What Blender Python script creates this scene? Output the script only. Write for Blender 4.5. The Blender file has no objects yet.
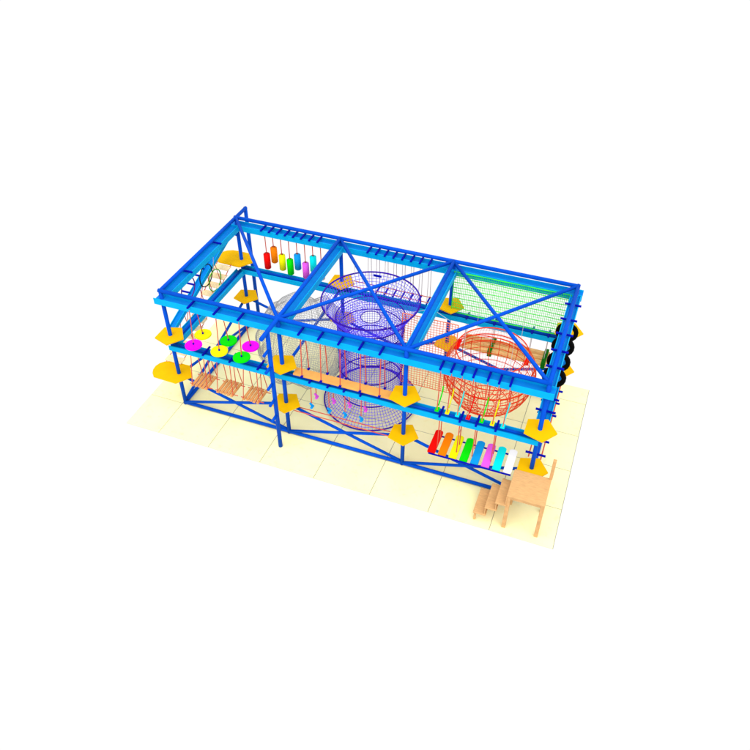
import bpy, bmesh, math, random
from mathutils import Vector, Matrix
random.seed(7)
S = bpy.context.scene
COL = S.collection

# ---------------------------------------------------------------- camera
cam_d = bpy.data.cameras.new('camera')
cam = bpy.data.objects.new('camera', cam_d); COL.objects.link(cam); S.camera = cam
R0 = (0.9367046219731664, 0.35010043067847285, 0.0037602676573873506)
R1 = (0.23426025669734155, -0.6187165651193867, -0.7498746189723737)
R2 = (-0.26020488716817564, 0.7032919027584599, -0.6615692829992799)
CP = (15.84694667, -18.98910523, 22.20116346)
m = Matrix(((R0[0], -R1[0], -R2[0], CP[0]),
            (R0[1], -R1[1], -R2[1], CP[1]),
            (R0[2], -R1[2], -R2[2], CP[2]), (0, 0, 0, 1)))
cam.matrix_world = m
cam_d.sensor_width = 36.0
cam_d.lens = 36.0 * 735.486 / 750.0
cam_d.clip_start = 0.1; cam_d.clip_end = 500.0

# ---------------------------------------------------------------- light
W = bpy.data.worlds.new('World'); S.world = W; W.use_nodes = True
bg = W.node_tree.nodes['Background']
bg.inputs['Color'].default_value = (1, 1, 1, 1)
bg.inputs['Strength'].default_value = 1.03
sd = bpy.data.lights.new('sun', 'SUN'); sd.energy = 3.05; sd.angle = math.radians(75)
sd.color = (1.0, 0.985, 0.95)
so = bpy.data.objects.new('sun', sd); COL.objects.link(so)
so.rotation_euler = (math.radians(30), math.radians(10), 0)
S.view_settings.view_transform = 'Standard'
S.view_settings.look = 'None'
S.view_settings.exposure = 0.0
S.view_settings.gamma = 1.0

# ---------------------------------------------------------------- materials
def lin(c):
    c /= 255.0
    return c / 12.92 if c <= 0.04045 else ((c + 0.055) / 1.055) ** 2.4
def mat(name, rgb, rough=0.6, k=0.64, var=0.06, scale=3.0, spec=0.04, metal=0.0, grain=None, bump=0.0):
    M = bpy.data.materials.new(name); M.use_nodes = True
    nt = M.node_tree; b = nt.nodes['Principled BSDF']
    base = [lin(c) * k for c in rgb]
    b.inputs['Roughness'].default_value = rough
    b.inputs['Specular IOR Level'].default_value = spec
    b.inputs['Metallic'].default_value = metal
    tc = nt.nodes.new('ShaderNodeTexCoord')
    mp = nt.nodes.new('ShaderNodeMapping')
    if grain: mp.inputs['Scale'].default_value = grain
    nz = nt.nodes.new('ShaderNodeTexNoise'); nz.inputs['Scale'].default_value = scale
    nz.inputs['Detail'].default_value = 4.0
    rp = nt.nodes.new('ShaderNodeValToRGB')
    rp.color_ramp.elements[0].position = 0.3; rp.color_ramp.elements[1].position = 0.7
    rp.color_ramp.elements[0].color = [max(0, c * (1 - var)) for c in base] + [1]
    rp.color_ramp.elements[1].color = [min(1, c * (1 + var)) for c in base] + [1]
    nt.links.new(tc.outputs['Object'], mp.inputs['Vector'])
    nt.links.new(mp.outputs['Vector'], nz.inputs['Vector'])
    nt.links.new(nz.outputs['Fac'], rp.inputs['Fac'])
    nt.links.new(rp.outputs['Color'], b.inputs['Base Color'])
    if bump:
        bp = nt.nodes.new('ShaderNodeBump'); bp.inputs['Strength'].default_value = bump
        nt.links.new(nz.outputs['Fac'], bp.inputs['Height'])
        nt.links.new(bp.outputs['Normal'], b.inputs['Normal'])
    return M
M = {}
M['tube'] = mat('royal_blue_paint', (2, 90, 226), 0.5, k=0.68)
M['rail'] = mat('sky_blue_paint', (2, 186, 250), 0.5, k=0.74)
M['web'] = mat('sky_blue_shaded', (8, 140, 236), 0.5, k=0.74)  # darker rail blue: shade inside the channel put into the web's colour
M['clip'] = mat('navy_paint', (2, 18, 196), 0.5)
M['amber'] = mat('amber_deck', (255, 196, 2), 0.6, k=0.77, var=0.04)
M['rope'] = mat('red_rope', (222, 92, 72), 0.8, k=0.8)
M['white_rope'] = mat('white_rope', (238, 228, 228), 0.8)
M['wood'] = mat('pale_wood', (242, 190, 130), 0.65, k=0.68, var=0.11, scale=5, grain=(1, 5, 1))
M['plank'] = mat('orange_wood', (242, 170, 102), 0.65, k=0.72, var=0.2, scale=6, grain=(5, 1, 1))
M['cream_plank'] = mat('cream_wood', (255, 226, 176), 0.65, k=0.98, var=0.1, scale=6)
M['beam'] = mat('apricot_wood', (255, 186, 98), 0.6, k=0.76, var=0.07, scale=3)
M['log'] = mat('log_wood', (240, 192, 124), 0.7, k=0.85, var=0.22, scale=4, grain=(1, 6, 6))
M['rubber'] = mat('black_rubber', (8, 8, 9), 0.75, var=0.3, scale=20)
M['purple'] = mat('purple_cord', (66, 26, 184), 0.7)
M['indigo'] = mat('indigo_net', (84, 60, 236), 0.7, k=0.9)
M['grey'] = mat('grey_net', (192, 192, 192), 0.8)
M['redwire'] = mat('red_cord', (240, 66, 26), 0.7, k=0.85)
M['rednet'] = mat('salmon_net', (248, 122, 78), 0.8, k=0.85)
M['greennet'] = mat('green_net', (70, 232, 70), 0.8, k=0.85)
M['greenstrap'] = mat('green_strap', (20, 130, 20), 0.7)
for n, c in dict(red=(246, 10, 6), orange=(255, 134, 6), yellow=(250, 246, 10), green=(8, 232, 12),
                 blue=(12, 158, 236), pink=(240, 96, 236), cyan=(4, 236, 240), white=(252, 252, 252),
                 magenta=(252, 6, 250), black=(16, 16, 16), lime=(96, 190, 40), violet=(92, 30, 150)).items():
    M[n] = mat(n + '_paint', c, 0.45, k=0.8, var=0.04)
M['white'] = mat('white_board', (255, 255, 255), 0.5, k=0.85, var=0.02)
M['grout'] = mat('grout', (190, 188, 160), 0.8)
def floor_mat():
    T = bpy.data.materials.new('cream_stone_tile'); T.use_nodes = True
    nt = T.node_tree; b = nt.nodes['Principled BSDF']; b.inputs['Roughness'].default_value = 0.55
    b.inputs['Specular IOR Level'].default_value = 0.15
    tc = nt.nodes.new('ShaderNodeTexCoord')
    n1 = nt.nodes.new('ShaderNodeTexNoise'); n1.inputs['Scale'].default_value = 0.9; n1.inputs['Detail'].default_value = 6
    n2 = nt.nodes.new('ShaderNodeTexNoise'); n2.inputs['Scale'].default_value = 5.0; n2.inputs['Detail'].default_value = 8
    r1 = nt.nodes.new('ShaderNodeValToRGB'); r1.color_ramp.elements[0].position = 0.35; r1.color_ramp.elements[1].position = 0.66
    r1.color_ramp.elements[0].color = (0.87, 0.84, 0.46, 1); r1.color_ramp.elements[1].color = (0.90, 0.86, 0.50, 1)
    r2 = nt.nodes.new('ShaderNodeValToRGB'); r2.color_ramp.elements[0].position = 0.58; r2.color_ramp.elements[1].position = 0.72
    r2.color_ramp.elements[0].color = (1, 1, 1, 1); r2.color_ramp.elements[1].color = (0.985, 0.95, 0.86, 1)
    mx = nt.nodes.new('ShaderNodeMix'); mx.data_type = 'RGBA'; mx.blend_type = 'MULTIPLY'; mx.inputs['Factor'].default_value = 1.0
    for n in (n1, n2): nt.links.new(tc.outputs['Object'], n.inputs['Vector'])
    nt.links.new(n1.outputs['Fac'], r1.inputs['Fac']); nt.links.new(n2.outputs['Fac'], r2.inputs['Fac'])
    nt.links.new(r1.outputs['Color'], mx.inputs['A']); nt.links.new(r2.outputs['Color'], mx.inputs['B'])
    nt.links.new(mx.outputs['Result'], b.inputs['Base Color'])
    return T
M['tile'] = floor_mat()

# ---------------------------------------------------------------- mesh helpers
WL = {}                                   # world location of every thing
class MB:
    def __init__(s): s.v = []; s.f = []; s.sm = []
    def tube(s, a, b, r, n=10, r2=None, caps=True):
        a, b = Vector(a), Vector(b); d = (b - a)
        if d.length < 1e-6: return s
        d.normalize(); r2 = r if r2 is None else r2
        u = d.cross(Vector((0, 0, 1)) if abs(d.z) < 0.95 else Vector((1, 0, 0))).normalized(); w = d.cross(u)
        k = len(s.v)
        for p, rr in ((a, r), (b, r2)):
            for i in range(n):
                t = 2 * math.pi * i / n
                s.v.append(p + rr * (math.cos(t) * u + math.sin(t) * w))
        for i in range(n):
            j = (i + 1) % n
            s.f.append((k + i, k + n + i, k + n + j, k + j)); s.sm.append(n > 6)
        if caps:
            s.f.append(tuple(k + i for i in range(n))); s.sm.append(False)
            s.f.append(tuple(k + n + i for i in reversed(range(n)))); s.sm.append(False)
        return s
    def path(s, pts, r, n=6, closed=False):
        pts = [Vector(p) for p in pts]; m_ = len(pts); k = len(s.v)
        prev = None
        for i, p in enumerate(pts):
            if closed: d = pts[(i + 1) % m_] - pts[i - 1]
            else: d = pts[min(i + 1, m_ - 1)] - pts[max(i - 1, 0)]
            d.normalize()
            if prev is None: u = d.cross(Vector((0, 0, 1)) if abs(d.z) < 0.9 else Vector((1, 0, 0))).normalized()
            else: u = (prev - d * prev.dot(d)).normalized()
            prev = u; w = d.cross(u)
            for j in range(n):
                t = 2 * math.pi * j / n
                s.v.append(p + r * (math.cos(t) * u + math.sin(t) * w))
        for i in range(m_ if closed else m_ - 1):
            a = k + i * n; b = k + ((i + 1) % m_) * n
            for j in range(n):
                q = (j + 1) % n
                s.f.append((a + j, b + j, b + q, a + q)); s.sm.append(n > 5)
        if not closed:
            s.f.append(tuple(k + j for j in range(n))); s.sm.append(False)
            s.f.append(tuple(k + (m_ - 1) * n + j for j in reversed(range(n)))); s.sm.append(False)
        return s
    def ring(s, c, r, rr, axis='z', seg=48, n=6):
        c = Vector(c); P = []
        for i in range(seg):
            t = 2 * math.pi * i / seg; a, b = r * math.cos(t), r * math.sin(t)
            P.append(c + Vector({'z': (a, b, 0), 'x': (0, a, b), 'y': (a, 0, b)}[axis]))
        return s.path(P, rr, n, True)
    def box(s, lo, hi, bev=0.0):
        x0, y0, z0 = lo; x1, y1, z1 = hi; k = len(s.v)
        if bev <= 0:
            s.v += [Vector(p) for p in ((x0,y0,z0),(x1,y0,z0),(x1,y1,z0),(x0,y1,z0),(x0,y0,z1),(x1,y0,z1),(x1,y1,z1),(x0,y1,z1))]
            for f in ((3,2,1,0),(4,5,6,7),(0,1,5,4),(1,2,6,5),(2,3,7,6),(3,0,4,7)):
                s.f.append(tuple(k + i for i in f)); s.sm.append(False)
            return s
        bm = bmesh.new(); bmesh.ops.create_cube(bm, size=1)
        for v in bm.verts: v.co = Vector(((x0+x1)/2 + v.co.x*(x1-x0), (y0+y1)/2 + v.co.y*(y1-y0), (z0+z1)/2 + v.co.z*(z1-z0)))
        bmesh.ops.bevel(bm, geom=bm.edges[:], offset=bev, segments=2, affect='EDGES', profile=0.5)
        return s.addbm(bm)
    def addbm(s, bm, smooth=False):
        bm.verts.index_update(); k = len(s.v)
        s.v += [v.co.copy() for v in bm.verts]
        for f in bm.faces: s.f.append(tuple(k + v.index for v in f.verts)); s.sm.append(smooth)
        bm.free(); return s
    def prism(s, pts, z0, z1, bev=0.0):
        bm = bmesh.new()
        a = [bm.verts.new((p[0], p[1], z0)) for p in pts]; b = [bm.verts.new((p[0], p[1], z1)) for p in pts]
        n = len(pts)
        bm.faces.new(list(reversed(a))); top = bm.faces.new(b)
        for i in range(n): bm.faces.new((a[i], a[(i+1) % n], b[(i+1) % n], b[i]))
        if bev: bmesh.ops.bevel(bm, geom=list(top.edges), offset=bev, segments=2, affect='EDGES', profile=0.5)
        bmesh.ops.recalc_face_normals(bm, faces=bm.faces)
        return s.addbm(bm)
    def xf(s, mtx):
        s.v = [mtx @ v for v in s.v]; return s
    def build(s, name, m_, parent=None, origin=None, mats=None):
        if parent is not None: o0 = WL[parent.name]
        else: o0 = Vector(origin if origin is not None else (0, 0, 0))
        me = bpy.data.meshes.new(name)
        me.from_pydata([v - o0 for v in s.v], [], s.f)
        me.polygons.foreach_set('use_smooth', s.sm)
        me.materials.append(m_); me.update()
        o = bpy.data.objects.new(name, me); COL.objects.link(o)
        if parent is not None: o.parent = parent
        else: o.location = o0
        WL[o.name] = o0.copy()
        return o
def thing(name, label, cat, loc=(0, 0, 0), group=None):
    o = bpy.data.objects.new(name, None); COL.objects.link(o); o.location = loc
    o.empty_display_size = 0.3
    WL[o.name] = Vector(loc); tag(o, label, cat, group); return o
def tag(o, label, cat, group=None):
    o['label'] = label; o['category'] = cat
    if group: o['group'] = group
    return o
def dup(root, loc, label, swap=None):
    r = root.copy(); COL.objects.link(r); r.location = loc; r['label'] = label; WL[r.name] = Vector(loc)
    for ch in list(root.children):
        c = ch.copy(); COL.objects.link(c); c.parent = r; WL[c.name] = Vector(loc)
        if swap:
            k = ch.name.split('.')[0]
            if k in swap:
                c.material_slots[0].link = 'OBJECT'; c.material_slots[0].material = swap[k]
        for g in ch.children:
            d = g.copy(); COL.objects.link(d); d.parent = c; WL[d.name] = Vector(loc)
    return r

L, D = 15.0, 6.02
Z1, Z2, Z3 = 1.69, 3.74, 5.9
FZ = -0.07                                # floor surface
XS = (0, 5, 10, 15)

# ---------------------------------------------------------------- floor
x1 = 16.42; y0 = -2.09; px_, py_ = 2.366, 2.05
xs = [x1 - px_ * i for i in range(8)] + [-1.75]; xs = sorted(xs)
ys = [-1.94] + [y0 + py_ * i for i in range(1, 5)] + [7.15]
fb = MB().box((xs[0] + .03, ys[0] + .03, FZ - 0.045), (xs[-1] + .012, ys[-1] - .03, FZ - 0.008))
fl = MB(); g = 0.013
for i in range(len(xs) - 1):
    for j in range(len(ys) - 1):
        fl.box((xs[i] + g, ys[j] + g, FZ - 0.05), (xs[i+1] - g, ys[j+1] - g, FZ), 0.004)
o = fb.build('floor_base', M['grout']); o['kind'] = 'structure'
o = fl.build('floor', M['tile']); o['kind'] = 'structure'

# ---------------------------------------------------------------- steel frame
fr = thing('steel_frame', 'bright blue three bay steel tube frame carrying the whole rope course', 'climbing frame', (0, 0, FZ))
TR = 0.082
def tube(name, a, b, r=TR, m_='tube', ext=0.0, parent=None):
    a, b = Vector(a), Vector(b)
    if ext:
        d = (b - a).normalized(); a = a - d * ext; b = b + d * ext
    return MB().tube(a, b, r, 12).build(name, M[m_], parent or fr)
for x in XS:
    for y in (0, D):
        p = tube('post', (x, y, 0.0 + FZ), (x, y, Z3 - 0.02))
MB().tube((0, D, 5.36), (0, D, 5.5), 0.13, 12).build('post_collar', M['amber'], fr)
for y in (0, D): tube('top_chord', (0, y, Z3), (L, y, Z3), ext=TR)
tube('top_chord', (0, 0, Z3 + .004), (0, 6.95, Z3 + .004), ext=0.0)
tube('top_chord', (L, 0, Z3 + .004), (L, D, Z3 + .004), ext=0.06)
tube('top_chord', (5, -1.33, Z3 + .004), (5, D, Z3 + .004)); tube('top_chord', (10, 0, Z3 + .004), (10, D, Z3 + .004))
for i, (a, b) in enumerate((((0, D), (5, 0)), ((5, D), (10, 0)), ((5, 0), (10, D)), ((10, D), (15, 0)), ((10, 0), (15, D)))):
    tube('roof_brace', (a[0], a[1], Z3 + .01 - .03 * (i % 2)), (b[0], b[1], Z3 + .01 - .03 * (i % 2)), 0.072)
for y in (0, D): tube('ground_beam', (0, y, 0.01), (L, y, 0.01), 0.075, ext=0.06)
for x in (0, L): tube('ground_beam', (x, 0, 0.014), (x, D, 0.014), 0.075)
for y in (0, D):
    for i in range(3):
        s_ = 0.02 if y == 0 else -0.02
        tube('lower_brace', (XS[i], y - s_, 0.05), (XS[i+1], y - s_, Z1 - .06), 0.062)
        tube('lower_brace', (XS[i], y + s_, Z1 - .06), (XS[i+1], y + s_, 0.05), 0.062)
for x in (0, L):
    tube('lower_brace', (x - .02, 0, 0.05), (x - .02, D, Z1 - .06), 0.062)
    tube('lower_brace', (x + .02, 0, Z1 - .06), (x + .02, D, 0.05), 0.062)
tube('cross_tube', (5, 0, 3.4), (5, D, 3.4), 0.062)
# channel shaped rails: two upright flanges joined by a web
def rail(a, b, w, h, tubein=False, name='hanging_rail', t=0.03):
    a, b = Vector(a), Vector(b); d = (b - a).normalized(); side = Vector((0, 0, 1)).cross(d).normalized(); up = d.cross(side)
    Ln = (b - a).length; mb = MB()
    mb.box((0, -w/2, -h/2), (Ln, -w/2 + t, h/2)); mb.box((0, w/2 - t, -h/2), (Ln, w/2, h/2))
    wb = MB().box((0.003, -w/2 + t - .002, -h*0.06), (Ln - .003, w/2 - t + .002, h*0.16))
    mt = Matrix(((d.x, side.x, up.x, a.x), (d.y, side.y, up.y, a.y), (d.z, side.z, up.z, a.z), (0, 0, 0, 1)))
    o_ = mb.xf(mt).build(name, M['rail'], fr); o_w = wb.xf(mt).build('rail_web', M['web'], fr)
    if tubein:
        off = up * (h * 0.16 + 0.045)
        MB().tube(a + off + d*.01, b + off - d*.01, 0.055, 10).build('trolley_tube', M['tube'], fr)
    return o_
TW, TH, TZ = 0.42, 0.27, 5.5
rail((-.24, 0, TZ), (L + .24, 0, TZ), TW, TH); rail((-.24, D, TZ), (L + .24, D, TZ), TW, TH)
for x in XS: rail((x, .22, TZ + .004), (x, D - .22, TZ + .004), TW, TH)
MW, MH, MZ = 0.40, 0.24, 3.20
rail((-.05, 0, MZ), (L + .05, 0, MZ), MW, MH, True); rail((-.05, D, MZ), (L + .05, D, MZ), MW, MH, True)
rail((0, .21, MZ + .003), (0, D - .21, MZ + .003), MW, MH, True)
rail((L, .21, MZ + .003), (L, D - .21, MZ + .003), MW + .1, MH, True)
def sl(y): return 2.906 + 0.318 * y
rail((-.6, 1.0, sl(1.0)), (-.6, 6.3, sl(6.3)), 0.30, 0.20, name='sloping_rail')
tube('rail_bracket', (-.6, 1.02, sl(1.0) - .03), (0, .03, 3.25), .04); tube('rail_bracket', (-.6, 6.28, sl(6.28)), (0, D, 4.95), .04)
# clips across the rails
def clip(c, ln, ax='y', name='hanger_clip'):
    x, y, z = c; a, b, h = .038, ln / 2, .03
    if ax == 'y': MB().box((x - a, y - b, z - h), (x + a, y + b, z + h), .008).build(name, M['clip'], fr)
    else: MB().box((x - b, y - a, z - h), (x + b, y + a, z + h), .008).build(name, M['clip'], fr)
TC = TZ + TH / 2 + .035
FT1 = (1.37, 2.49, 3.51); FT2 = (5.97, 6.76, 7.54, 8.34, 9.11); FT3 = (11.33, 11.72, 12.1, 12.5, 13.0, 13.39, 13.77)
FM1 = (1.59, 2.79, 4.03); FM2 = (6.24, 6.99, 7.66, 8.33); FM3 = (11.43, 12.19, 12.79, 13.51)
BT1 = [1.35 + .384 * k for k in range(8)]; BT2 = [6.33 + .384 * k for k in range(8)]
for x in FT1 + FT2 + FT3: clip((x, -.06, TC), .62)
MC = MZ + MH / 2 + .04
for x in FM1 + FM2 + FM3: clip((x, 0, MC), .6)
for x in BT1 + BT2: clip((x, D - .02, TC), .6)
for x in (10.8, 12.0, 13.6, 14.28): clip((x, D, MC), .5)
for y in (1.83, 4.17): clip((-.02, y, TC), .6, 'x')
for y in (5.05, 4.04, 3.11, 2.1, 1.15): clip((15.0, y, TC), .62, 'x')
for y in (2.11, 1.39, .67): clip((15.0, y, MC), .74, 'x')
HC = ((4.6, 4.28), (4.0, 4.28), (3.56, 4.2), (3.09, 4.03), (2.7, 3.86))
for y, z in HC: clip((-.9, y, z), .4, 'x')
# platforms
def pent(cx, cy, r=0.615, big=False):
    P = [(cx + r * math.cos(math.radians(72 * k)), cy + r * math.sin(math.radians(72 * k))) for k in range(5)]
    if big:
        E_ = [(-.45, .585), (-.75, .56), (-.98, .45), (-1.13, .27), (-1.19, .05), (-1.16, -.18), (-1.06, -.38), (-.9, -.55)]
        P = [P[0], P[1]] + [(cx + a, cy + b) for a, b in E_] + [P[4]]
    return P
for x in XS:
    for y in (0, D):
        for z in (Z1, Z2):
            big = (x == 0 and ((y == 0 and z == Z1) or (y == D and z == Z2)))
            p = MB().prism(pent(x, y, big=big), z - .06, z, .008).build('platform', M['amber'], fr)
# front climbing pole with pegs and rear stay pole
cp = tube('climbing_pole', (5, -.84, FZ), (5, -.84, Z3 + .0), 0.085)
for z in (5.1, 4.28, 3.45, 2.6, 1.75): MB().tube((5, -.84, z), (5, -1.28, z), 0.06, 10).build('peg', M['tube'], cp)
tube('stay_pole', (0, 6.9, -.0 + FZ), (0, 6.9, Z3 + .05), 0.085)

# ---------------------------------------------------------------- bay 1 back: hanging bags
RB = .02
GB = 'coloured bags hanging in a row from the back rail'
for x, z, c in zip(BT1, (3.96, 4.37, 4.06, 3.91, 4.26, 3.9, 4.33, 4.0), ('red', 'orange', 'yellow', 'green', 'blue', 'pink', 'cyan', 'white')):
    nm = {'blue': 'sky blue', 'white': 'white', 'cyan': 'turquoise'}.get(c, c)
    t = thing('hanging_bag', nm + ' cylindrical bag on a red rope under the back top rail', 'punch bag', (x, D, z - .4), GB)
    bm = bmesh.new(); bmesh.ops.create_cone(bm, cap_ends=True, segments=16, radius1=.15, radius2=.15, depth=.78)
    bmesh.ops.bevel(bm, geom=[e for e in bm.edges if abs(e.verts[0].co.z - e.verts[1].co.z) < .01], offset=.03, segments=2, affect='EDGES')
    for v in bm.verts: v.co += Vector((x, D, z))
    MB().addbm(bm, True).build('bag', M[c], t)
    MB().tube((x, D, z + .38), (x, D, TZ - TH/2 + .08), RB, 6).build('rope', M['rope'], t)
    MB().ring((x, D, z + .42), .04, .012, 'y', 12, 5).build('shackle', M['black'], t)

# ---------------------------------------------------------------- bay 1 front: discs
def make_disc(x, y, c, label):
    t = thing('hanging_disc', label, 'disc swing', (x, y, 3.86), 'coloured discs hanging in the front left bay')
    bm = bmesh.new(); bmesh.ops.create_cone(bm, cap_ends=True, segments=36, radius1=.34, radius2=.34, depth=.07)
    bmesh.ops.bevel(bm, geom=[e for e in bm.edges if abs(e.verts[0].co.z - e.verts[1].co.z) < .01], offset=.015, segments=2, affect='EDGES')
    for v in bm.verts: v.co += Vector((x, y, 3.87))
    MB().addbm(bm).build('disc', M[c], t)
    MB().tube((x, y, 3.9), (x, y * .55, TZ - TH/2 + .1), RB * .9, 6).build('rope', M['rope'], t)
    MB().tube((x, y, 3.9), (x, y, 3.98), .035, 8).build('knot', M['clip'], t)
    return t
d0 = make_disc(1.32, .36, 'yellow', 'yellow hanging disc in the back row, left of the green one')
make_disc(1.32, -.36, 'magenta', 'magenta hanging disc above the mid rail, nearest the left corner platform')
make_disc(2.48, .36, 'green', 'green hanging disc in the back row between yellow and magenta')
make_disc(2.46, -.34, 'yellow', 'yellow hanging disc overlapping the front mid rail')
make_disc(3.45, -.36, 'green', 'green hanging disc overlapping the front mid rail')
make_disc(3.46, .36, 'magenta', 'magenta hanging disc nearest the pegged climbing pole')

# ---------------------------------------------------------------- bay 1 lower: slatted swings
def slat_swing(x, label):
    t = thing('slat_swing', label, 'plank swing', (x, 0, 1.6), 'slatted wooden swings in the front left bay')
    z = 1.66
    for k in range(5):
        xa = x - .4 + .162 * k; j = random.uniform(-.03, .03); dz = random.uniform(-.012, .012)
        MB().box((xa, -.44 + j, z - .03 + dz), (xa + .115, .42 + j, z + .02 + dz), .006).build('slat', M['plank'], t)
    for y in (-.3, .3):
        MB().tube((x - .52, y, z - .045), (x + .52, y, z - .045), .02, 6).build('carrier_rope', M['rope'], t)
    for dx in (-.36, .36):
        for y in (-.4, .4):
            MB().tube((x + dx, y, z), (x + dx * .8, y * .45, MZ - MH/2 + .07), RB * .85, 6).build('rope', M['rope'], t)
    MB().tube((x + .3, 0, z), (x + .35, 0, MZ - MH/2 + .07), RB * .85, 6).build('rope', M['rope'], t)
    return t
sw = slat_swing(1.24, 'slatted wooden swing beside the large rounded left platform')
dup(sw, (2.43, 0, 1.6), 'middle slatted wooden swing below the two front discs')
dup(sw, (3.62, 0, 1.6), 'slatted wooden swing nearest the pegged climbing pole')

# ---------------------------------------------------------------- bay 2 front
bb = thing('balance_beam', 'long flat apricot wooden beam between the two front upper platforms', 'balance beam', (7.55, 0.05, 3.42))
MB().box((5.5, -.14, 3.42), (9.55, .26, 3.5), .01).build('plank', M['beam'], bb)
for x in (5.9, 9.2): MB().box((x - .03, -.1, 3.36), (x + .03, .22, 3.419), .005).build('bracket', M['clip'], bb)
OR = ('leftmost', 'second', 'third', 'fourth', 'rightmost')
for row, yy, zz in (('front', -.3, 3.63), ('back', .32, 3.52)):
    for k, x in enumerate(FT2):
        t = thing('hanging_foothold', '%s navy foothold on a long red rope in the %s row over the apricot beam' % (OR[k], row), 'foothold', (x, yy, zz), 'rope footholds over the apricot beam')
        MB().tube((x, yy, zz + .04), (x, yy * .6, TZ - TH/2 + .1), RB, 6).build('rope', M['rope'], t)
        MB().box((x - .045, yy - .08, zz - .03), (x + .045, yy + .04, zz + .04), .012).build('foot_rest', M['clip'], t)
def stirrup(x, y, z, c, label):
    t = thing('hanging_stirrup', label, 'stirrup', (x, y, z - .15), 'blue and pink stirrups in the middle front bay')
    MB().tube((x, y, z + .12), (x, y * .8, MZ - MH/2 + .08), RB * .9, 6).build('rope', M['rope'], t)
    mb = MB().box((-.06, -.05, -.02), (.06, .05, .16), .015).box((-.06, -.2, -.14), (.09, .05, -.02), .02)
    mb.xf(Matrix.Translation((x, y, z)) @ Matrix.Rotation(math.radians(-36), 4, 'Y') @ Matrix.Scale(.7, 4)).build('stirrup', M[c], t)
N4 = ('leftmost', 'second from left', 'third from left', 'rightmost')
for k, x in enumerate(FM2):
    stirrup(x, -.2, 2.12, 'blue', N4[k] + ' blue stirrup hanging on a red rope under the front mid rail')
    stirrup(x, .27, 2.22, 'pink', N4[k] + ' pink stirrup hanging on a red rope under the front mid rail')
for y, w in ((-.12, 'nearer'), (.12, 'farther')):
    tag(MB().tube((5.4, y, 1.46), (9.6, y, 1.46), .02, 6).build('tightrope', M['rope'], None, (7.5, y, 1.46)),
        w + ' of two thin red tightropes between the lower front platforms', 'tightrope', 'pair of low red tightropes')

# ---------------------------------------------------------------- bay 3 front: foot loops
FC = ('green', 'yellow', 'cyan', 'red', 'green', 'yellow', 'cyan')
FL = ('leftmost foot loop with a green strap', 'foot loop with a yellow strap beside the leftmost green one', 'foot loop with a turquoise strap left of the middle', 'foot loop with a red strap in the middle of the row',
      'foot loop with a green strap right of the middle', 'foot loop with a yellow strap in the right half', 'rightmost foot loop with a turquoise strap')
for x, c, lb in zip(FT3, FC, FL):
    t = thing('foot_loop', lb + ' by the ball net', 'foot loop', (x, 0, 3.5), 'rope foot loops in the right front bay')
    zt = TZ - TH/2 + .1
    MB().tube((x - .03, -.2, 3.6), (x, -.2, zt), RB * .9, 6).build('rope', M['rope'], t)
    MB().tube((x + .02, .3, 4.35), (x, .2, zt), RB * .9, 6).build('rope', M['rope'], t)
    MB().path([(x + .02, .3, 4.36), (x + .01, .27, 4.1), (x - .02, .16, 3.82), (x - .05, .05, 3.58)], .026, 6).build('strap', M[c], t)
    MB().box((x - .12, -.22, 3.5), (x + .03, .02, 3.55), .015).build('tread', M[c], t)

# ---------------------------------------------------------------- bay 3 lower: rainbow plank bridge
t = thing('rainbow_bridge', 'hanging bridge of eight rounded rainbow planks beside the wooden stairs', 'plank bridge', (12.75, 0, 1.6))
for k, c in enumerate(('red', 'orange', 'yellow', 'green', 'blue', 'pink', 'cyan', 'white')):
    x = 11.28 + .417 * k; P = []
    for i in range(13):
        a = math.radians(180 * i / 12); P.append((x + .15 * math.cos(a), .60 + .09 * math.sin(a)))
    for i in range(13):
        a = math.radians(180 + 180 * i / 12); P.append((x + .15 * math.cos(a), -.50 + .06 * math.sin(a)))
    pl = MB().prism(P, 1.61, 1.69, .012).build('plank', M[c], t); pl['label'] = c + ' plank'
for y, xa, xb, z in ((-.6, 11.2, 14.35, 1.66), (.48, 11.3, 14.25, 1.575)): MB().tube((xa, y, z), (xb, y, z), .033, 8).build('cable', M['clip'], t)
for x in FM3:
    for y in (-.22, .2): MB().tube((x, y, 1.69), (x, y * .8, MZ - MH/2 + .08), RB, 6).build('rope', M['rope'], t)

# ---------------------------------------------------------------- bay 2 back: rung bridge on white ropes
t = thing('rung_bridge', 'rung bridge on faint white ropes behind the purple net tower', 'rung bridge', (7.6, D, 3.68))
for x in BT2[1:]:
    MB().box((x - .035, D - .28, 3.66), (x + .035, D + .28, 3.72), .01).build('rung', M['clip'], t)
for x in BT2:
    for y in (D - .24, D + .24):
        MB().tube((x, y, 3.70), (x, D + (y - D) * .7, TZ - TH/2 + .1), .014, 6).build('hanger_rope', M['white_rope'], t)
for y in (D - .2, D + .2): MB().tube((5.5, y, 3.735), (9.5, y, 3.735), .018, 6).build('side_rope', M['rope'], t)

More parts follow.
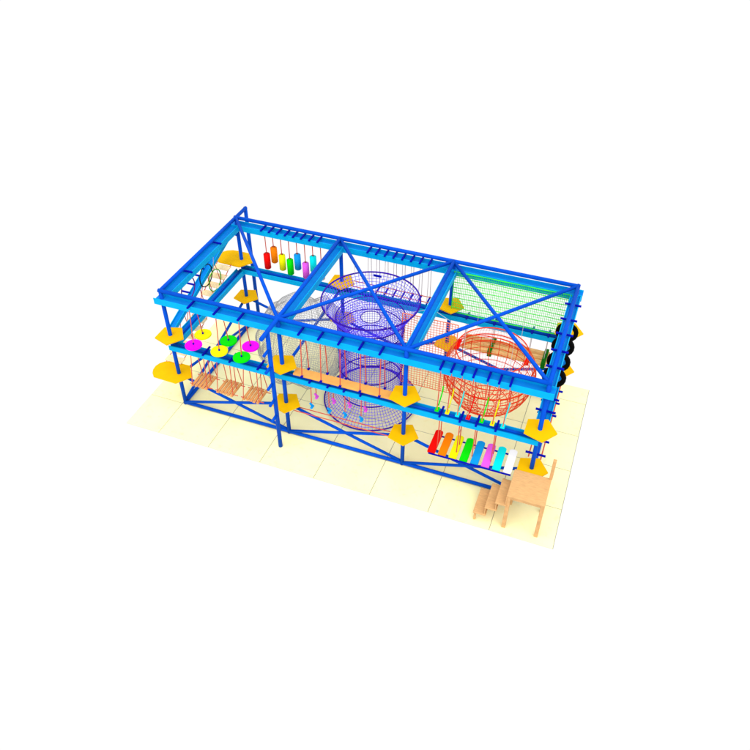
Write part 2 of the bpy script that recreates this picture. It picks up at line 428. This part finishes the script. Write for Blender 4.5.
# ---------------------------------------------------------------- bay 3 back: log bridge
t = thing('log_bridge', 'suspended bridge of three tan logs held by green straps', 'log bridge', (12.5, D, 1.9))
for y in (D - .33, D, D + .33):
    P = [(10.75 + .185 * i, y + random.uniform(-.008, .008), 2.0 + random.uniform(-.008, .008)) for i in range(21)]
    MB().path(P, .125, 14).build('log', M['log'], t)
for x in (12.0, 14.3):
    MB().box((x - .09, D - .49, 1.85), (x + .09, D + .49, 1.872), .004).box((x - .09, D - .49, 2.13), (x + .09, D + .49, 2.152), .004)\
        .box((x - .09, D - .512, 1.85), (x + .09, D - .49, 2.152)).box((x - .09, D + .49, 1.85), (x + .09, D + .512, 2.152)).build('strap', M['greenstrap'], t)
for x in (10.8, 12.0, 13.6, 14.28):
    for y in (D - .18, D + .18): MB().tube((x, y, 2.1), (x, y, MZ - MH/2 + .08), .014, 6).build('hanger_rope', M['white_rope'], t)

# ---------------------------------------------------------------- nets
def revolve_net(prof, cx, cy, nm, dr, r, axis='z'):
    """prof: (radius, height) poly-line; a mesh of thin cords on the surface"""
    pts = []
    for (ra, za), (rb, zb) in zip(prof, prof[1:]):
        n = max(1, round(math.hypot(rb - ra, zb - za) / dr))
        for i in range(n): pts.append((ra + (rb - ra) * i / n, za + (zb - za) * i / n))
    pts.append(prof[-1]); mb = MB()
    def P(rr, h, t):
        a, b = rr * math.cos(t), rr * math.sin(t)
        return (cx + a, cy + b, h) if axis == 'z' else (h, cy + a, cx + b)
    for k in range(nm):
        t = 2 * math.pi * k / nm
        mb.path([P(q[0], q[1], t) for q in pts], r, 3)
    for q in pts:
        if q[0] > .05: mb.path([P(q[0], q[1], 2 * math.pi * i / nm) for i in range(nm)], r, 3, True)
    return mb
cx, cy = 7.5, 3.05
t = thing('funnel_net', 'tall purple net tower with wide round top and flared foot', 'climbing net', (cx, cy, .05))
prof = [(1.95, 5.35), (1.68, 4.9), (1.40, 4.5), (1.34, 3.9), (1.32, .8), (1.54, .5), (2.03, .1)]
revolve_net(prof, cx, cy, 80, .12, .0105).build('net', M['indigo'], t)
revolve_net([(1.39, 4.5), (.4, 4.5)], cx, cy, 44, .12, .010).build('net_floor', M['indigo'], t)
for r, z in ((1.95, 5.35), (1.41, 4.5), (1.35, 3.9), (1.34, 3.05), (1.34, 2.05), (1.34, 1.3), (1.34, .78), (2.03, .1)):
    MB().ring((cx, cy, z), r, .032 if r > 1.9 else .024, 'z', 72, 8).build('hoop', M['purple'], t)
MB().ring((cx, cy, 4.5), .4, .018, 'z', 36, 6).build('hoop', M['purple'], t)
MB().box((6.95, cy + 1.76, 5.2), (7.3, cy + 1.8, 5.3), .01).build('tag_plate', M['clip'], t)
for sx in (-1, 1):
    for sy in (-1, 1): MB().tube((cx + sx * 1.246, cy - .03 + sy * 1.5, 5.35), (cx + sx * 1.246, cy - .04 + sy * 1.5, 5.86), .01, 5).build('tie_rope', M['white_rope'], t)

t = thing('ball_net', 'big round red rope ball net hanging in the right bay', 'climbing net', (12.5, 3.05, 1.4))
cz, rs = 3.15, 1.78
def arc(a0, a1, n): return [(rs * math.cos(math.radians(a0 + (a1 - a0) * i / n)), cz + rs * math.sin(math.radians(a0 + (a1 - a0) * i / n))) for i in range(n + 1)]
mb = revolve_net(arc(-78, 12, 10), 12.5, 3.05, 28, 9, .0165); mb.build('rope_bowl', M['redwire'], t)
revolve_net(arc(-62, 38, 18), 12.5, 3.05, 84, .15, .0045).build('fine_net', M['rednet'], t)
for z, r in ((4.25, 1.40), (3.7, 1.70), (3.3, 1.785)):
    MB().ring((12.5, 3.05, z), r, .024, 'z', 64, 6).build('hoop', M['redwire'], t)
MB().path([(12.5 - 1.40 * math.cos(math.radians(a)), 3.05, 4.25 + .62 * math.sin(math.radians(a))) for a in range(0, 181, 9)], .016, 6).build('arch_rope', M['redwire'], t)
for sx in (-1, 1):
    x = 12.5 + sx * 1.36
    MB().prism([(x - .09, 2.72), (x + .09, 2.78), (x + .07, 3.38), (x - .05, 3.3)], 4.12, 4.2, .01).build('door_flap', M['red'], t)
    for y in (1.96, 4.08):
        MB().tube((12.5 + sx * .89, y, 4.25), (12.5 + sx * .89, y, 5.86), .008, 5).build('tie_rope', M['white_rope'], t)

def flat_net(a, u, v, nu, nv, ru, rv, border=.02):
    a, u, v = Vector(a), Vector(u), Vector(v); mb = MB()
    nrm = u.cross(v).normalized()
    sag = lambda i, j: nrm * (.025 * math.sin(3.1 * i) * math.sin(2.7 * j))
    for i in range(nu + 1):
        mb.path([a + u * (i / nu) + v * (j / 12) + sag(i / nu * 3, j / 12 * 2) for j in range(13)], ru, 3)
    for j in range(nv + 1):
        mb.path([a + u * (i / 16) + v * (j / nv) + sag(i / 16 * 3, j / nv * 2) for i in range(17)], rv, 3)
    if border:
        c = [a, a + u, a + u + v, a + v]
        for i in range(4): mb.tube(c[i], c[(i + 1) % 4], border, 6)
    return mb
t = thing('net_wall', 'upright salmon red net wall between the purple tower and the red ball', 'net wall', (9.95, 3.05, 1.5))
flat_net((8.83, 3.05, 1.5), (2.25, 0, 0), (0, 0, 3.55), 19, 30, .0115, .0115, .018).build('net', M['rednet'], t)
for x in (8.9, 11.0): MB().tube((x, 3.05, 5.05), (9.8 if x < 10 else 10.2, 3.05, 5.45), .008, 5).build('tie_rope', M['white_rope'], t)

t = thing('green_net', 'bright green net screen across the upper back of the right bay', 'net wall', (12.5, D - .26, 3.55))
flat_net((10.12, D - .26, 3.6), (4.72, 0, 0), (0, 0, 2.0), 62, 1, .0095, .006, .018).build('net', M['greennet'], t)
mb = MB()
for k in range(9): mb.path([(10.12 + .295 * i, D - .27, 3.6 + .25 * k + .012 * math.sin(i * 1.3 + k)) for i in range(17)], .017, 5)
mb.build('cross_cord', M['greennet'], t)
mb = MB()
for k in range(17): mb.path([(10.12 + .295 * i, D - .262, 3.6 + .125 * k) for i in range(17)], .0075, 3)
mb.build('fine_net', M['greennet'], t)

t = thing('barrel_net', 'large rounded pale grey net barrel left of the purple tower', 'climbing net', (4.2, 3.05, .35))
gp = []
for i in range(21):
    a = math.radians(-72 + 144 * i / 20); gp.append(((1.98 + .1 * math.sin(i * 1.1) + .06 * math.sin(i * 2.3)) * math.cos(a), 4.42 + 2.0 * math.sin(a)))
mb = revolve_net(gp, 2.4, 3.05, 120, .10, .006, 'x')
for v in mb.v:                                                      # the net drapes unevenly between its hoops
    a = math.atan2(v.z - 2.4, v.y - 3.05); w = .07 * math.sin(5 * a + v.x * 2.2) + .05 * math.sin(9 * a - v.x * 3.7)
    v.y += w * math.cos(a); v.z += w * math.sin(a) + .05 * math.sin(v.x * 2.6)
mb.build('net', M['grey'], t)
for i in (3, 8, 14, 20):
    MB().ring((gp[i][1], 3.05, 2.4), gp[i][0], .008, 'x', 60, 5).build('hoop', M['grey'], t)
for x, y in ((4.2, 1.4), (4.2, 4.7)):
    MB().tube((x, y, 3.78), (4.8, y, 5.42), .012, 6).build('tie_rope', M['white_rope'], t)

# ---------------------------------------------------------------- left side: sloping plank bridge and hoops
t = thing('sloping_bridge', 'cream plank footbridge sloping down between the two rounded left platforms', 'plank bridge', (-.6, 3, 2.7))
n = 12
for k in range(n):
    f = k / (n - 1); y = 5.22 - f * 4.55; z = 3.66 - f * 1.92 - .18 * math.sin(math.pi * f)
    MB().box((-1.0, y - .185, z - .02), (-.2, y + .185, z + .025), .008).build('plank', M['cream_plank' if k < 7 else 'cream_plank'], t)
def bz(y):
    f = (5.22 - y) / 4.55; return 3.66 - f * 1.92 - .18 * math.sin(math.pi * max(0, min(1, f)))
for x in (-.95, -.25): MB().path([(x, 5.5 - .25 * i, bz(5.5 - .25 * i) - .04) for i in range(21)], .02, 6).build('side_rope', M['rope'], t)
for y in (1.0, 1.7, 2.4, 3.1, 3.8, 4.5):
    for x in (-.95, -.25): MB().tube((x, y, bz(y)), (-.66 if x < -.5 else -.54, y + .1, sl(y + .1) - .0), .016, 6).build('hanger_rope', M['rope'], t)
for y, z, c, lb in ((2.18, 4.5, 'violet', 'violet hoop nearest the front corner of the left side'), (3.58, 4.28, 'black', 'black hoop hanging between the violet and green hoops'),
                    (4.18, 3.66, 'lime', 'lime green hoop hanging above the cream plank footbridge')):
    t = thing('hanging_hoop', lb, 'hoop', (-.35, y, z - .5), 'hoops hanging on the left side')
    MB().ring((-.35, y, z), .5, .024, 'x', 48, 8).build('ring', M[c], t)
    MB().tube((-.35, y, z + .48), (-.16, y, TZ - TH/2 + .1), .010, 6).build('rope', M['white_rope'], t)

# ---------------------------------------------------------------- right side: tyres and rope ladder bridge
def tyre(y, label):
    t = thing('tyre_swing', label, 'tyre swing', (15.0, y, 3.95), 'black tyres hanging along the right side')
    mb = MB(); seg, n = 40, 14; k = 0; pts = []
    prof = []
    for j in range(n):
        a = 2 * math.pi * j / n; ca, sa = math.cos(a), math.sin(a)
        q = lambda v, e: math.copysign(abs(v) ** e, v)
        prof.append((.35 + .085 * q(ca, .75), .10 * q(sa, .7)))
    for i in range(seg):
        a = 2 * math.pi * i / seg
        for j, (rr, yy) in enumerate(prof):
            rr2 = rr + (.008 if (rr > .41 and i % 2) else 0)
            mb.v.append(Vector((15 + rr2 * math.cos(a), y + yy, 4.4 + rr2 * math.sin(a))))
    for i in range(seg):
        for j in range(n):
            a, b = i * n, ((i + 1) % seg) * n; q_ = (j + 1) % n
            mb.f.append((a + j, a + q_, b + q_, b + j)); mb.sm.append(True)
    mb.build('rubber_ring', M['rubber'], t)
    for dx in (-.12, .12): MB().tube((15 + dx, y, 4.82), (15 + dx, y, TZ - TH/2 + .1), .02, 6).build('rope', M['rubber'], t)
    return t
t0 = tyre(4.97, 'black tyre nearest the back right corner, highest in the picture')
dup(t0, (15.0, 4.02, 3.95), 'second black tyre from the back right corner')
dup(t0, (15.0, 3.08, 3.95), 'third black tyre from the back right corner')
dup(t0, (15.0, 2.13, 3.95), 'black tyre nearest the front right corner')
t = thing('rope_ladder_bridge', 'level red rope ladder bridge with navy rungs low on the right side', 'rope ladder', (15, 3, 1.65))
for x in (14.77, 15.23): MB().tube((x, .55, 1.67), (x, 5.5, 1.67), .024, 6).build('side_rope', M['rope'], t)
for k in range(6): MB().box((14.62, .7 + .76 * k, 1.67), (15.38, .78 + .76 * k, 1.73), .01).build('rung', M['clip'], t)
for k in (1, 3, 5):
    for sx in (-1, 1): MB().tube((15 + sx * .23, .74 + .76 * k, 1.7), (15 + sx * .18, .74 + .76 * k, MZ - MH/2 + .08), .014, 6).build('hanger_rope', M['rope'], t)

# ---------------------------------------------------------------- stairs
t = thing('wooden_stairs', 'pale brown wooden stairs and landing leading up to the right corner platform', 'stairs', (14.6, -1, FZ))
Wd = M['wood']
MB().box((14.44, -1.66, 1.69), (15.80, -.32, 1.76), .01).build('landing', Wd, t)
MB().box((14.50, -1.62, 1.56), (15.74, -1.56, 1.689)).build('landing_beam', Wd, t)
for x in (14.52, 15.73):
    for y in (-1.58, -.42): MB().box((x - .07, y - .07, FZ), (x + .07, y + .07, 1.688), .01).build('leg', Wd, t)
TX = ((13.34, 13.82, .42), (13.74, 14.18, .85), (14.08, 14.50, 1.27))
for xa, xb, z in TX: MB().box((xa, -1.70, z - .07), (xb, -.48, z), .01).build('tread', Wd, t)
for x, za, zb in ((13.78, .421, .779), (14.14, .851, 1.199), (14.47, 1.271, 1.688)):
    MB().box((x - .03, -1.68, za), (x + .0, -.5, zb)).build('riser', Wd, t)
for y in (-1.62, -.56): MB().box((13.38, y - .04, FZ), (13.46, y + .04, .349), .008).build('leg', Wd, t)
MB().box((15.70, -.38, 1.761), (15.82, -.26, 2.74), .015).build('handrail_post', Wd, t)
